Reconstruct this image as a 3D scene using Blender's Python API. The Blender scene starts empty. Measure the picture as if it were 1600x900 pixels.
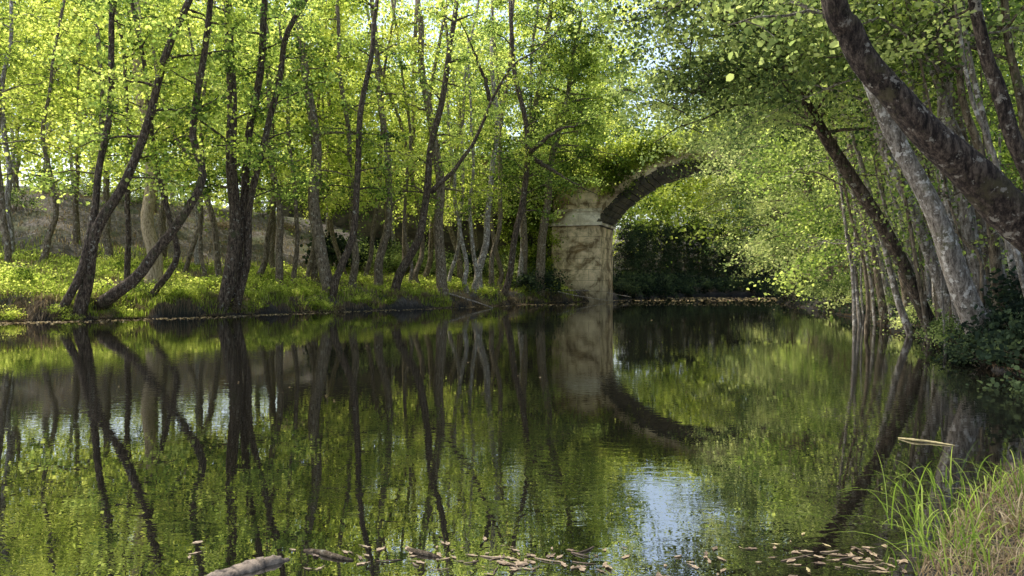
import bpy, math, random
import numpy as np
from mathutils import Vector
rng=np.random.default_rng(7); random.seed(7)
F=1155.; CH=1.25; HY=446.
SC=bpy.context.scene; COL=SC.collection
def P(px,py,D): return np.array([(px-800)/F*D, D, CH-(py-HY)/F*D])
# ---------------------------------------------------------------- materials
def newmat(name):
    m=bpy.data.materials.new(name); m.use_nodes=True; nt=m.node_tree; nt.nodes.clear()
    out=nt.nodes.new('ShaderNodeOutputMaterial'); return m,nt,out
def N(nt,t,**k):
    n=nt.nodes.new(t)
    for a,b in k.items(): setattr(n,a,b)
    return n
def ramp(nt,stops):
    r=nt.nodes.new('ShaderNodeValToRGB'); e=r.color_ramp.elements
    e[0].position=stops[0][0]; e[0].color=(*stops[0][1],1); e[1].position=stops[-1][0]; e[1].color=(*stops[-1][1],1)
    for p,c in stops[1:-1]:
        x=e.new(p); x.color=(*c,1)
    return r
def leaf_mat(name,c0,c1,c2,tr=0.55,tgain=2.2,patch=True):
    m,nt,out=newmat(name); L=nt.links.new
    at=N(nt,'ShaderNodeAttribute',attribute_name='tint')
    r=ramp(nt,[(0,c0),(0.5,c1),(1,c2)])
    if patch:
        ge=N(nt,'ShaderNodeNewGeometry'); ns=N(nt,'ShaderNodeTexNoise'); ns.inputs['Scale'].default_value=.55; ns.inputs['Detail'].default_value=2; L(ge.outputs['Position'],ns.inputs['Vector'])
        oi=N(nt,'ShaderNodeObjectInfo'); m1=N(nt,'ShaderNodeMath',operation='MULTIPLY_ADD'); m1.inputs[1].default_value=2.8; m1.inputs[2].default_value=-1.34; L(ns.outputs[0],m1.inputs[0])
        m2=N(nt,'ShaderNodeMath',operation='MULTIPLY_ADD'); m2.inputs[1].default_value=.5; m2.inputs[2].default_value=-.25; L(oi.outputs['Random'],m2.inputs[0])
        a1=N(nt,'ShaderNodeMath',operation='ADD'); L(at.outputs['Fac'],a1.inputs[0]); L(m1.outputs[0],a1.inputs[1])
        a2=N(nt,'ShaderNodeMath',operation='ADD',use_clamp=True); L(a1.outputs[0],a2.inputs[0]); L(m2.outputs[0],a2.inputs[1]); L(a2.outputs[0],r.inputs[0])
    else: L(at.outputs['Fac'],r.inputs[0])
    d=N(nt,'ShaderNodeBsdfDiffuse'); L(r.outputs[0],d.inputs['Color'])
    g=N(nt,'ShaderNodeVectorMath',operation='MULTIPLY'); g.inputs[1].default_value=(tgain*1.03,tgain,tgain*0.75); L(r.outputs[0],g.inputs[0])
    t=N(nt,'ShaderNodeBsdfTranslucent'); L(g.outputs[0],t.inputs['Color'])
    mx=N(nt,'ShaderNodeMixShader'); mx.inputs[0].default_value=tr; L(d.outputs[0],mx.inputs[1]); L(t.outputs[0],mx.inputs[2])
    L(mx.outputs[0],out.inputs[0]); return m
ML_bright=leaf_mat('sun_tinted_leaf',(.055,.09,.02),(.27,.34,.06),(.52,.55,.16),.69,1.88)  # brightness of sunlit leaves is put into the colour
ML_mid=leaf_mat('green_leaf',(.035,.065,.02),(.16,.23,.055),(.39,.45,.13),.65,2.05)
ML_dark=leaf_mat('shade_tinted_leaf',(.03,.048,.022),(.135,.185,.065),(.34,.39,.15),.56,2.0)  # darker copy of the leaf, shade painted into its colour
ML_hollow=leaf_mat('deep_shade_tinted_leaf',(.012,.018,.014),(.028,.044,.028),(.07,.095,.045),.4,1.7)  # deep shade painted as near-black leaf colour, dark under any sun
ML_pale=leaf_mat('pale_leaf',(.06,.10,.04),(.28,.34,.13),(.53,.56,.27),.62,1.7)  # whitish look of lit foliage is painted into this leaf colour
ML_dry=leaf_mat('dry_blade',(.10,.07,.045),(.22,.165,.10),(.40,.33,.21),.35,1.4,False)
ML_grass=leaf_mat('grass_blade',(.09,.13,.02),(.25,.32,.05),(.48,.50,.16),.58,1.8,False)
ML_blade=leaf_mat('long_grass_blade',(.07,.12,.02),(.17,.25,.04),(.34,.40,.11),.5,1.75,False)
def bark_mat(name,dark,mid,light,moss,lich,lth=.6,mth=.55):
    m,nt,out=newmat(name); L=nt.links.new
    tc=N(nt,'ShaderNodeTexCoord'); mp=N(nt,'ShaderNodeMapping'); mp.inputs['Scale'].default_value=(9,9,2.6); L(tc.outputs['Object'],mp.inputs[0])
    n1=N(nt,'ShaderNodeTexNoise'); n1.inputs['Scale'].default_value=1.8; n1.inputs['Detail'].default_value=9; n1.inputs['Roughness'].default_value=.8; L(mp.outputs[0],n1.inputs['Vector'])
    r=ramp(nt,[(.40,dark),(.5,mid),(.61,light)]); L(n1.outputs[0],r.inputs[0])
    n2=N(nt,'ShaderNodeTexNoise'); n2.inputs['Scale'].default_value=1.7; n2.inputs['Detail'].default_value=8; n2.inputs['Roughness'].default_value=.75; L(tc.outputs['Object'],n2.inputs['Vector'])
    r2=ramp(nt,[(mth,(0,0,0)),(mth+.1,(1,1,1))]); L(n2.outputs[0],r2.inputs[0])
    mm=N(nt,'ShaderNodeMixRGB'); mm.inputs[2].default_value=(*moss,1); L(r2.outputs[0],mm.inputs[0]); L(r.outputs[0],mm.inputs[1])
    n3=N(nt,'ShaderNodeTexNoise'); n3.inputs['Scale'].default_value=7; n3.inputs['Detail'].default_value=7; n3.inputs['Roughness'].default_value=.7; L(tc.outputs['Object'],n3.inputs['Vector'])
    r3=ramp(nt,[(lth,(0,0,0)),(lth+.04,(1,1,1))]); L(n3.outputs[0],r3.inputs[0])
    m3=N(nt,'ShaderNodeMixRGB'); m3.inputs[2].default_value=(*lich,1); L(r3.outputs[0],m3.inputs[0]); L(mm.outputs[0],m3.inputs[1])
    b=N(nt,'ShaderNodeBump'); b.inputs['Strength'].default_value=1; b.inputs['Distance'].default_value=.14; L(n1.outputs[0],b.inputs['Height'])
    p=N(nt,'ShaderNodeBsdfPrincipled'); p.inputs['Roughness'].default_value=.9; p.inputs['Specular IOR Level'].default_value=.2; L(m3.outputs[0],p.inputs['Base Color']); L(b.outputs[0],p.inputs['Normal'])
    L(p.outputs[0],out.inputs[0]); return m
MB_dark=bark_mat('dark_bark',(.022,.015,.011),(.09,.063,.042),(.26,.19,.13),(.08,.085,.035),(.36,.33,.25),.59,.56)
MB_rough=bark_mat('rough_dark_bark',(.012,.008,.006),(.065,.045,.034),(.22,.165,.12),(.12,.10,.05),(.40,.35,.28),.58,.54)
MB_brown=bark_mat('brown_bark',(.05,.035,.022),(.20,.15,.095),(.42,.33,.22),(.12,.125,.05),(.5,.45,.34),.58,.58)
MB_pale=bark_mat('pale_bark',(.08,.06,.045),(.30,.25,.195),(.58,.50,.41),(.17,.16,.08),(.75,.69,.6),.55,.57)
MB_tan=bark_mat('tan_bark',(.24,.17,.08),(.60,.45,.26),(.82,.66,.44),(.32,.27,.14),(.72,.64,.46),.64,.64)
# ---------------------------------------------------------------- mesh helpers
def tag(o,label=None,cat=None,group=None,kind=None):
    if label: o['label']=label
    if cat: o['category']=cat
    if group: o['group']=group
    if kind: o['kind']=kind
    return o
def empty(name,loc):
    o=bpy.data.objects.new(name,None); o.location=tuple(float(v) for v in loc); o.empty_display_size=.2; COL.objects.link(o); return o
def link(name,me,mat,parent):
    me.materials.append(mat); o=bpy.data.objects.new(name,me); COL.objects.link(o)
    if parent: o.parent=parent
    return o
class MB:
    def __init__(s): s.v=[]; s.f=[]
    def add(s,v,f):
        k=len(s.v); s.v+= [tuple(map(float,q)) for q in v]; s.f+=[tuple(k+i for i in q) for q in f]
    def box(s,x0,x1,y0,y1,z0,z1):
        s.add([(x0,y0,z0),(x1,y0,z0),(x1,y1,z0),(x0,y1,z0),(x0,y0,z1),(x1,y0,z1),(x1,y1,z1),(x0,y1,z1)],
              [(0,3,2,1),(4,5,6,7),(0,1,5,4),(1,2,6,5),(2,3,7,6),(3,0,4,7)])
    def tube(s,path,rad,sides=6,rough=0.,cap=True):
        path=np.asarray(path,float); n=len(path)
        t=np.gradient(path,axis=0); t/=np.linalg.norm(t,axis=1)[:,None]+1e-9
        ref=np.array([1.,0,0]) if abs(t[0][0])<.8 else np.array([0,1.,0])
        V=[]
        u=ref-t[0]*ref.dot(t[0])
        ph=rng.uniform(0,6.28,3)
        for i in range(n):
            u=u-t[i]*u.dot(t[i]); u/=np.linalg.norm(u)+1e-9; w=np.cross(t[i],u)
            for k in range(sides):
                a=2*math.pi*k/sides
                rr=rad[i]*(1+rough*(math.sin(2*a+ph[0]+i*.2)+.7*math.sin(3*a+ph[1]-i*.3)+.4*rng.uniform(-1,1)))
                V.append(path[i]+(u*math.cos(a)+w*math.sin(a))*rr)
        Fc=[(i*sides+k,i*sides+(k+1)%sides,(i+1)*sides+(k+1)%sides,(i+1)*sides+k) for i in range(n-1) for k in range(sides)]
        if cap: Fc+= [tuple(range(sides))[::-1],tuple((n-1)*sides+k for k in range(sides))]
        s.add(V,Fc)
    def build(s,name,mat,parent=None,origin=(0,0,0),smooth=True):
        me=bpy.data.meshes.new(name); o=np.array(origin,float)
        me.from_pydata((np.array(s.v)-o).tolist(),[],s.f); me.update()
        if smooth: me.polygons.foreach_set('use_smooth',[True]*len(me.polygons))
        return link(name,me,mat,parent)
def nrm(a): return a/(np.linalg.norm(a,axis=-1,keepdims=True)+1e-9)
def polys(name,V,tint,mat,parent=None):
    n,k,_=V.shape; me=bpy.data.meshes.new(name)
    me.vertices.add(n*k); me.loops.add(n*k); me.polygons.add(n)
    me.vertices.foreach_set('co',V.astype(np.float32).ravel())
    me.loops.foreach_set('vertex_index',np.arange(n*k,dtype=np.int32))
    me.polygons.foreach_set('loop_start',np.arange(0,n*k,k,dtype=np.int32))
    me.update(calc_edges=True)
    a=me.attributes.new('tint','FLOAT','FACE'); a.data.foreach_set('value',np.clip(tint,0,1).astype(np.float32))
    return link(name,me,mat,parent)
HEX=np.array([(-.5,0,0),(-.22,.36,.06),(.2,.36,.08),(.5,0,-.05),(.2,-.36,.08),(-.22,-.36,.06)])
QUAD=np.array([(-.5,0,0),(0,.38,.05),(.5,0,-.04),(0,-.38,.05)])
def leaves(name,C,size,tint,mat,parent,origin=(0,0,0),hexa=False,flat=.5):
    n_=len(C); n=rng.normal(size=(n_,3))*.6; n[:,2]+=flat; n=nrm(n)
    a=rng.normal(size=(n_,3)); a[:,2]-=.4; a=nrm(a-n*(a*n).sum(1)[:,None]); b=np.cross(n,a)
    s=(size*rng.uniform(.5,1.4,n_))[:,None,None]
    S=HEX if hexa else QUAD
    V=(C-np.array(origin))[:,None,:]+s*(a[:,None,:]*S[None,:,0,None]+b[:,None,:]*S[None,:,1,None]+n[:,None,:]*S[None,:,2,None])
    return polys(name,V,tint,mat,parent)
def spray_pts(cent,per,sp=(.38,.38,.11)):
    cent=np.asarray(cent,float); K=len(cent)
    g=rng.normal(size=(K,per,3))*np.array(sp)*rng.uniform(.4,1.4,(K,1,1))
    tilt=rng.normal(size=(K,1,2))*.45
    g[:,:,2]+=(g[:,:,:2]*tilt).sum(2)-.25*(g[:,:,0]**2+g[:,:,1]**2)
    ti=np.clip(.48+rng.normal(size=(K,1))*.24+rng.normal(size=(K,per))*.13,0,1)
    return (cent[:,None,:]+g).reshape(-1,3),ti.ravel()
def catmull(pts,n):
    p=np.asarray(pts,float); p=np.vstack([2*p[0]-p[1],p,2*p[-1]-p[-2]]); m=len(p)-3; out=[]
    for i in range(n):
        t=i/(n-1)*m; k=min(int(t),m-1); f=t-k; a,b,c,d=p[k:k+4]
        out.append(.5*((2*b)+(c-a)*f+(2*a-5*b+4*c-d)*f*f+(3*b-a-3*c+d)*f**3))
    return np.array(out)
# ---------------------------------------------------------------- terrain
BT=[(-200,24),(0,25),(100,26),(230,28),(340,30),(520,35),(700,41),(790,46),(860,52),(950,60)]
def bankD(px): return float(np.interp(px,[b[0] for b in BT],[b[1] for b in BT]))
LB=[(-120,14),(-45,20.5)]+[((p-800)/F*d,d) for p,d in BT]+[(14.5,76),(21,87),(40,96),(110,125)]
RB=[(-120,1.0),(-3,1.7),(1.0,2.0),(1.62,3.0),(2.3,3.9),(3.6,4.9),(6,6.5),(6.9,9),(7.1,11),(9.6,17),(12.8,27),(14.8,35),(19.7,55),(26,70),(36,79),(70,92),(120,110)]
def segdist(x,y,pl):
    d=np.full(x.shape,1e9)
    for (x0,y0),(x1,y1) in zip(pl[:-1],pl[1:]):
        dx,dy=x1-x0,y1-y0; t=np.clip(((x-x0)*dx+(y-y0)*dy)/(dx*dx+dy*dy),0,1)
        d=np.minimum(d,np.hypot(x-x0-t*dx,y-y0-t*dy))
    return d
POLY=LB+RB[::-1]
def inside(x,y):
    c=np.zeros(x.shape,bool)
    for i in range(len(POLY)):
        x0,y0=POLY[i]; x1,y1=POLY[i-1]
        if y0==y1: continue
        c^=((y0>y)!=(y1>y))&(x<(x1-x0)*(y-y0)/(y1-y0)+x0)
    return c
def ground(x,y):
    x=np.asarray(x,float); y=np.asarray(y,float)
    wob=.3*np.sin(x*1.7+y*.6)+.2*np.sin(x*3.9-y*2.3)+.14*np.sin(y*5.1+x*2.2)
    near=np.clip((y-4)/6,.2,1)
    dl=segdist(x,y,LB); dr=segdist(x,y,RB); ins=inside(x,y)
    L=np.interp(dl+wob*.8,[0,.3,.7,3,8,13,24,40,90],[0,.4,.75,1.2,1.9,2.7,7.0,9,16])
    R=np.interp(dr+wob*.4*near,[0,.5,1.5,4,10,25,80],[0,.35,.7,1.2,2.6,8,18])*np.where(y<8,np.clip(.45+.55*(y-4)/4,.45,1),1)
    R=R+.10*np.exp(-((x-3.0)**2+(y-3.6)**2)/.5)
    z=np.where(dl<dr,L,R)
    z=z+.08*np.sin(x*2.1+1)*np.sin(y*1.7)+.05*np.sin(x*5.3)*np.sin(y*4.1+2)*np.where(y<6,.5,1)
    d=np.minimum(dl,dr)
    return np.where(ins,-np.minimum(1.2,.15+d*.7),np.maximum(z,.03 ))
def gz(x,y): return float(ground(np.array([x]),np.array([y]))[0])
xs=np.unique(np.concatenate([np.linspace(-400,-60,18),np.arange(-60,-24,1.2),np.arange(-24,0,.3),np.arange(0,5,.14),np.arange(5,26,.3),np.arange(26,60,1.2),np.linspace(60,400,18)]))
ys=np.unique(np.concatenate([np.linspace(-120,-4,16),np.arange(-4,6,.16),np.arange(6,62,.35),np.arange(62,130,1.2),np.linspace(130,600,24)]))
X,Y=np.meshgrid(xs,ys); Z=ground(X,Y)
me=bpy.data.meshes.new('ground'); nx,ny=len(xs),len(ys)
idx=np.arange(nx*ny).reshape(ny,nx)
fc=np.stack([idx[:-1,:-1],idx[:-1,1:],idx[1:,1:],idx[1:,:-1]],-1).reshape(-1,4)
me.vertices.add(nx*ny); me.vertices.foreach_set('co',np.stack([X,Y,Z],-1).astype(np.float32).ravel())
me.loops.add(fc.size); me.loops.foreach_set('vertex_index',fc.ravel().astype(np.int32)); me.polygons.add(len(fc)); me.polygons.foreach_set('loop_start',np.arange(0,fc.size,4,dtype=np.int32)); me.update(calc_edges=True)
me.polygons.foreach_set('use_smooth',[True]*len(fc))
m,nt,out=newmat('leaf_litter_soil'); L_=nt.links.new
ge=N(nt,'ShaderNodeNewGeometry')
a=N(nt,'ShaderNodeTexNoise'); a.inputs['Scale'].default_value=.5; a.inputs['Detail'].default_value=8; L_(ge.outputs['Position'],a.inputs['Vector'])
b=N(nt,'ShaderNodeTexNoise'); b.inputs['Scale'].default_value=5; b.inputs['Detail'].default_value=10; b.inputs['Roughness'].default_value=.85; L_(ge.outputs['Position'],b.inputs['Vector'])
r1=ramp(nt,[(.36,(.03,.023,.018)),(.5,(.145,.12,.098)),(.66,(.37,.325,.285))]); L_(b.outputs[0],r1.inputs[0])
r2=ramp(nt,[(.3,(.035,.04,.015)),(.7,(.14,.16,.05))]); L_(b.outputs[0],r2.inputs[0])
r3=ramp(nt,[(.48,(0,0,0)),(.62,(.8,.8,.8))]); L_(a.outputs[0],r3.inputs[0])
mx=N(nt,'ShaderNodeMixRGB'); L_(r3.outputs[0],mx.inputs[0]); L_(r1.outputs[0],mx.inputs[1]); L_(r2.outputs[0],mx.inputs[2])
sz=N(nt,'ShaderNodeSeparateXYZ'); L_(ge.outputs['Position'],sz.inputs[0]); mr=N(nt,'ShaderNodeMapRange'); mr.inputs[1].default_value=.1; mr.inputs[2].default_value=.8; mr.inputs[3].default_value=.15; mr.inputs[4].default_value=1; L_(sz.outputs[2],mr.inputs[0])  # shade along the bank edge painted into the soil near the waterline
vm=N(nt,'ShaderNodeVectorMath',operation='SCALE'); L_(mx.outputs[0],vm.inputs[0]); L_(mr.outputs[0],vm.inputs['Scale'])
bp=N(nt,'ShaderNodeBump'); bp.inputs['Strength'].default_value=.9; bp.inputs['Distance'].default_value=.25; L_(b.outputs[0],bp.inputs['Height'])
p=N(nt,'ShaderNodeBsdfPrincipled'); p.inputs['Roughness'].default_value=.95; L_(vm.outputs[0],p.inputs['Base Color']); L_(bp.outputs[0],p.inputs['Normal']); L_(p.outputs[0],out.inputs[0])
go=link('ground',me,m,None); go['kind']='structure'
# water
m,nt,out=newmat('river_water'); L_=nt.links.new
ge=N(nt,'ShaderNodeNewGeometry'); mp=N(nt,'ShaderNodeMapping'); mp.inputs['Scale'].default_value=(1,1.8,1); L_(ge.outputs['Position'],mp.inputs[0])
a=N(nt,'ShaderNodeTexNoise'); a.inputs['Scale'].default_value=6; a.inputs['Detail'].default_value=2; a.inputs['Distortion'].default_value=.6; L_(mp.outputs[0],a.inputs['Vector'])
c=N(nt,'ShaderNodeTexNoise'); c.inputs['Scale'].default_value=.6; c.inputs['Detail'].default_value=1; L_(mp.outputs[0],c.inputs['Vector'])
ms=N(nt,'ShaderNodeTexNoise'); ms.inputs['Scale'].default_value=.3; L_(ge.outputs['Position'],ms.inputs['Vector'])
mr=N(nt,'ShaderNodeMapRange'); mr.inputs[1].default_value=.42; mr.inputs[2].default_value=.68; mr.inputs[3].default_value=.15; mr.inputs[4].default_value=1.; L_(ms.outputs[0],mr.inputs[0])
mu=N(nt,'ShaderNodeMath',operation='MULTIPLY'); L_(a.outputs[0],mu.inputs[0]); L_(mr.outputs[0],mu.inputs[1])
b1=N(nt,'ShaderNodeBump'); b1.inputs['Strength'].default_value=1; b1.inputs['Distance'].default_value=.0014; L_(mu.outputs[0],b1.inputs['Height'])
b2=N(nt,'ShaderNodeBump'); b2.inputs['Strength'].default_value=1; b2.inputs['Distance'].default_value=.0007; L_(c.outputs[0],b2.inputs['Height']); L_(b1.outputs[0],b2.inputs['Normal'])
p=N(nt,'ShaderNodeBsdfPrincipled'); p.inputs['Base Color'].default_value=(.006,.0055,.004,1); p.inputs['Roughness'].default_value=.0; p.inputs['IOR'].default_value=4.8; p.inputs['Specular IOR Level'].default_value=.5; L_(b2.outputs[0],p.inputs['Normal']); L_(p.outputs[0],out.inputs[0])
w=MB(); w.add([(-130,-3,0),(130,-3,0),(130,160,0),(-130,160,0)],[(0,1,2,3)]); wo=w.build('river_water',m,smooth=False); wo['kind']='structure'
# ---------------------------------------------------------------- trees
def bark_stem(path,r0,r1,parent,mat,origin,name='trunk',sides=12,flare=1.35,rough=.05):
    n=len(path); t=np.linspace(0,1,n); rad=r0+(r1-r0)*t**.8
    rad=rad*(1+(flare-1)*np.exp(-t*n/2.2))
    mb=MB(); mb.tube(path,rad,sides,rough); return mb.build(name,mat,parent,origin)
def sub_branches(path,nb,z0,Ls,bias,mbr,cent,rb=.035,up=.3,droop=.10,twigs=5):
    zz=path[:,2]; zt=zz.max(); ga=random.random()*6.28
    if zt<=z0: return
    for i in range(nb):
        f=(i+random.random())/nb; z=z0+(zt-z0)*f; k=int(np.argmin(abs(zz-z))); p0=path[k].copy()
        ga+=2.4+random.uniform(-.5,.5); d=np.array([math.cos(ga)+bias[0],math.sin(ga)+bias[1],0]); d/=np.linalg.norm(d)+1e-6
        L=(Ls[0]+(Ls[1]-Ls[0])*f)*random.uniform(.6,1.25)
        u=up*random.uniform(.2,2.4); bend=random.uniform(-.15,.15); sd=np.array([-d[1],d[0],0])
        s=np.linspace(0,1,7)*L
        bp=p0+d*s[:,None]+sd*(bend*s*s/L*1.5)[:,None]+np.array([0,0,1])*(u*s-droop*s*s)[:,None]+rng.normal(size=(7,3))*.07*np.linspace(0,1,7)[:,None]
        bp[:,2]=np.maximum(bp[:,2],.35+.1*s)
        mbr.tube(bp,np.linspace(rb*random.uniform(.6,1.2),.008,7),4,0,False)
        for j in range(twigs):
            q=.3+.7*(j+random.random())/twigs; kk=min(q*6,5.99); ki=int(kk); b=bp[ki]+(bp[ki+1]-bp[ki])*(kk-ki)
            off=sd*random.uniform(-1,1)*.6*(1.25-q*.5)+d*random.uniform(0,.35)+np.array([0,0,random.uniform(-.4,.3)])
            e=b+off; mbr.tube([b,b+off*.6+np.array([0,0,.04]),e],[.012,.008,.004],3,0,False); cent.append(e)
            if random.random()<.5: cent.append(b+off*.4)
def make_tree(name,label,cat,group,stems,leafm,barkm,zc=4.5,nb=24,Ls=(3,1.4),bias=(0,.3),lsize=.125,per=42,hexa=True,limbs=(),up=.3,droop=.1,sp=(.36,.36,.17),twigs=5,extra=None,sides=12,rough=.05):
    org=stems[0][0][0].copy(); org[2]=max(org[2],0)+.0
    root=empty(name,org); tag(root,label,cat,group)
    mbr=MB(); cent=[]
    for path,r0,r1 in stems:
        bark_stem(path,r0,r1,root,barkm,org,sides=sides,rough=rough)
        sub_branches(path,nb,zc,Ls,bias,mbr,cent,rb=max(.02,r0*.22),up=up,droop=droop,twigs=twigs)
    for path,r0,r1 in limbs:
        bark_stem(path,r0,r1,root,barkm,org,'limb',7,1.1)
        sub_branches(path,min(12,max(5,nb//3)),path[:,2].min(),(1.3,.9),bias,mbr,cent,rb=.02,up=up,droop=droop,twigs=4)
    if extra is not None: cent+=list(extra)
    mbr.build('branches',barkm,root,org)
    C,ti=spray_pts(cent,per,sp); C[:,2]=np.maximum(C[:,2],.06); leaves('crown',C,lsize,ti,leafm,root,org,hexa)
    return root
def stem_px(pts,D0,D1,w,H=14,n=26,wt=.35,wig=1.):
    k=len(pts); Ds=np.linspace(D0,D1,k); pp=[P(a,b,D) for (a,b),D in zip(pts,Ds)]
    g=gz(pp[0][0],pp[0][1]); b=pp[0].copy(); b[2]=max(g,-.3)-.25
    if b[2]<pp[0][2]-.05:
        d=pp[1]-pp[0]; b[:2]-=d[:2]/max(d[2],.5)*min((pp[0][2]-b[2]),1)*.6; pp.insert(0,b)
    t=pp[-1]
    if t[2]<H:
        d=pp[-1]-pp[-2]; d=d/np.linalg.norm(d); d=d*.6+np.array([0,0,.8]); pp.append(t+d/d[2]*(H-t[2]))
    path=catmull(pp,n); r0=w/2/F*D0
    s=np.linspace(0,1,n); a=rng.uniform(0,6.28,4); amp=min(.09,r0*.5)*wig
    path[:,0]+=amp*(np.sin(s*17+a[0])-math.sin(a[0])+.5*np.sin(s*31+a[1])-.5*math.sin(a[1])); path[:,1]+=amp*(np.sin(s*15+a[2])-math.sin(a[2]))
    return path,r0,r0*wt*.6
def TL(label,sts,off=0,bark=MB_dark,leaf=ML_bright,H=14,group=None,limbs=(),**k):
    S=[]
    for pts,w in sts:
        D=bankD(pts[0][0])+off; S.append(stem_px(pts,D,D+random.uniform(-.5,1.5),w,H=H+random.uniform(-1,1.5),wt=.7))
    Lm=[]
    for pts,w,dd in limbs:
        D=bankD(sts[0][0][0][0])+off; pp=[P(a,b,D+dd*i/len(pts)) for i,(a,b) in enumerate(pts)]
        Lm.append((catmull(pp,18)+rng.normal(size=(18,3))*.03,w/2/F*D,.012))
    return make_tree('riverside_tree',label,'tree',group,S,leaf,bark,limbs=Lm,**k)
k1=dict(zc=4.9,nb=13,per=30,bias=(0,.6))
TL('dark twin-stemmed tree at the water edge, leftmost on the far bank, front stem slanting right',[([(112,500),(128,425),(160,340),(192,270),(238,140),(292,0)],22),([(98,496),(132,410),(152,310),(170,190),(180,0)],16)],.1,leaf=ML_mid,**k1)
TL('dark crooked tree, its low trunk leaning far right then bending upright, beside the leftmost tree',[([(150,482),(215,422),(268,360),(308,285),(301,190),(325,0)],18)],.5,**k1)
TL('slim curved dark tree bowing right behind the low leaning trunk',[([(238,472),(275,405),(262,330),(240,190),(205,0)],12)],1.0,**k1)
TL('very slim dark upright tree between the leftmost tree and the tan trunk',[([(200,430),(196,340),(205,240),(190,100),(182,0)],10)],3,**k1)
TL('straight tree with pale tan sunlit trunk at left',[([(238,388),(234,300),(228,190),(215,60),(205,-40)],25)],3.6,bark=MB_tan,**k1)
TL('thick dark tree at the water edge dividing into three fanned stems',[([(352,492),(366,400),(372,280),(364,130),(360,0)],24),([(360,490),(376,380),(392,240),(408,90),(418,0)],18),([(366,488),(385,370),(412,220),(440,90),(474,0)],14)],.3,leaf=ML_mid,**k1)
TL('thin brown tree slanting left behind the three-stemmed tree',[([(345,430),(325,320),(300,250),(262,190),(240,60)],12)],5,bark=MB_brown,**k1)
TL('slim upright brown tree just right of the three-stemmed tree',[([(442,440),(438,340),(428,210),(418,60),(415,0)],14)],3,bark=MB_brown,**k1)
TL('narrow pole-like tree standing close left of the gently curved brown tree',[([(462,432),(463,330),(453,200),(440,60)],9)],3.4,bark=MB_brown,**k1)
TL('gently curved brown tree with a stout trunk, leaning left as it rises, left of centre',[([(508,446),(493,340),(488,210),(470,50),(465,-30)],24)],1.5,bark=MB_brown,**k1)
TL('slender dark tree slanting right from the bank edge, right of the gently curved brown tree',[([(522,466),(550,370),(562,240),(578,90),(592,0)],15)],.8,leaf=ML_mid,**k1)
TL('slim brown tree crossing behind the slender right-slanting tree',[([(553,430),(552,320),(540,180),(526,0)],14)],3,bark=MB_brown,**k1)
TL('sinuous brown tree bending right then left, in the middle of the far bank',[([(590,432),(606,345),(602,210),(585,60),(580,-20)],16)],3,bark=MB_brown,**k1)
TL('dark tree slanting steeply right, a long bare limb arching to the upper right',[([(615,452),(652,375),(668,280),(688,160),(714,0)],18)],1,leaf=ML_mid,limbs=[([(672,300),(705,270),(745,215),(772,150),(800,105),(850,70),(912,-5)],9,-3),([(768,160),(752,110),(735,70),(705,0)],8,-2)],**k1)
TL('thin brown tree leaning left behind the dark right-slanting tree',[([(655,425),(660,360),(640,240),(600,120),(575,0)],10)],4,bark=MB_brown,**k1)
TL('straight mid-brown tree with a leafy foot, right of the dark right-slanting tree',[([(687,440),(684,335),(678,230),(655,90),(652,0)],20)],1.5,bark=MB_brown,**k1)
TL('clump of three thin pale stems left of the bridge pier',[([(728,420),(716,330),(705,230),(700,90)],9),([(742,420),(735,320),(738,200),(728,60)],8),([(752,430),(764,340),(776,220),(772,60)],15)],2,bark=MB_pale,**k1)
TL('dark wavy tree at the bank edge nearest the bridge pier, with drooping side limbs',[([(790,468),(803,380),(828,250),(806,120),(800,0)],14)],.4,leaf=ML_mid,limbs=[([(826,240),(868,205),(905,195),(948,172)],8,-2),([(830,245),(858,262),(890,282),(935,305)],9,-1)],**k1)
for px,off,w,ln in ((20,7,12,-20),(62,9,10,35),(5,11,12,8),(165,10,13,-15),(290,8,9,40),(318,4,8,-28),(405,6,12,45),(428,9,10,-20),(478,7,9,38),(538,8,10,-40),(572,5,9,36),(630,7,12,20),(640,3,8,-25),(668,8,11,28),(706,4,8,35),(722,7,11,-24),(768,3,10,30),(782,5,9,-12),(815,3,10,22),(385,11,12,-30),(250,12,13,18)):
    D=bankD(px)+off
    make_tree('slim_tree','slim upright grey-brown tree set back among the riverside trees of the left bank','tree','slim trees set back on the left bank',
      [stem_px([(px,425),(px+ln*.5+random.uniform(-8,8),330),(px+ln*.5+random.uniform(-12,12),180),(px+ln*1.2,0)],D,D+1,w,H=14,wt=.7)],random.choice([ML_bright,ML_mid]),random.choice([MB_brown,MB_pale,MB_brown]),zc=5.4,nb=11,Ls=(2.4,1.2),per=25,lsize=.13,hexa=False)
kb=dict(nb=50,per=50,lsize=.15,Ls=(4.2,2.4),up=.25,droop=.06,hexa=False,sp=(.45,.45,.2))
TL('leafy tree in front of the bridge spandrel, its crown hiding the wall above the pier',[([(842,462),(850,330),(868,220),(890,120),(905,20)],14)],.8,leaf=ML_bright,bark=MB_brown,H=21,zc=10.6,bias=(.5,0),**kb)
TL('tall tree left of the pier with bright foliage spreading over the parapet',[([(815,440),(818,330),(828,200),(850,90)],14)],3,leaf=ML_mid,bark=MB_brown,H=20,zc=7.5,bias=(.2,0),**kb)
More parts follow.
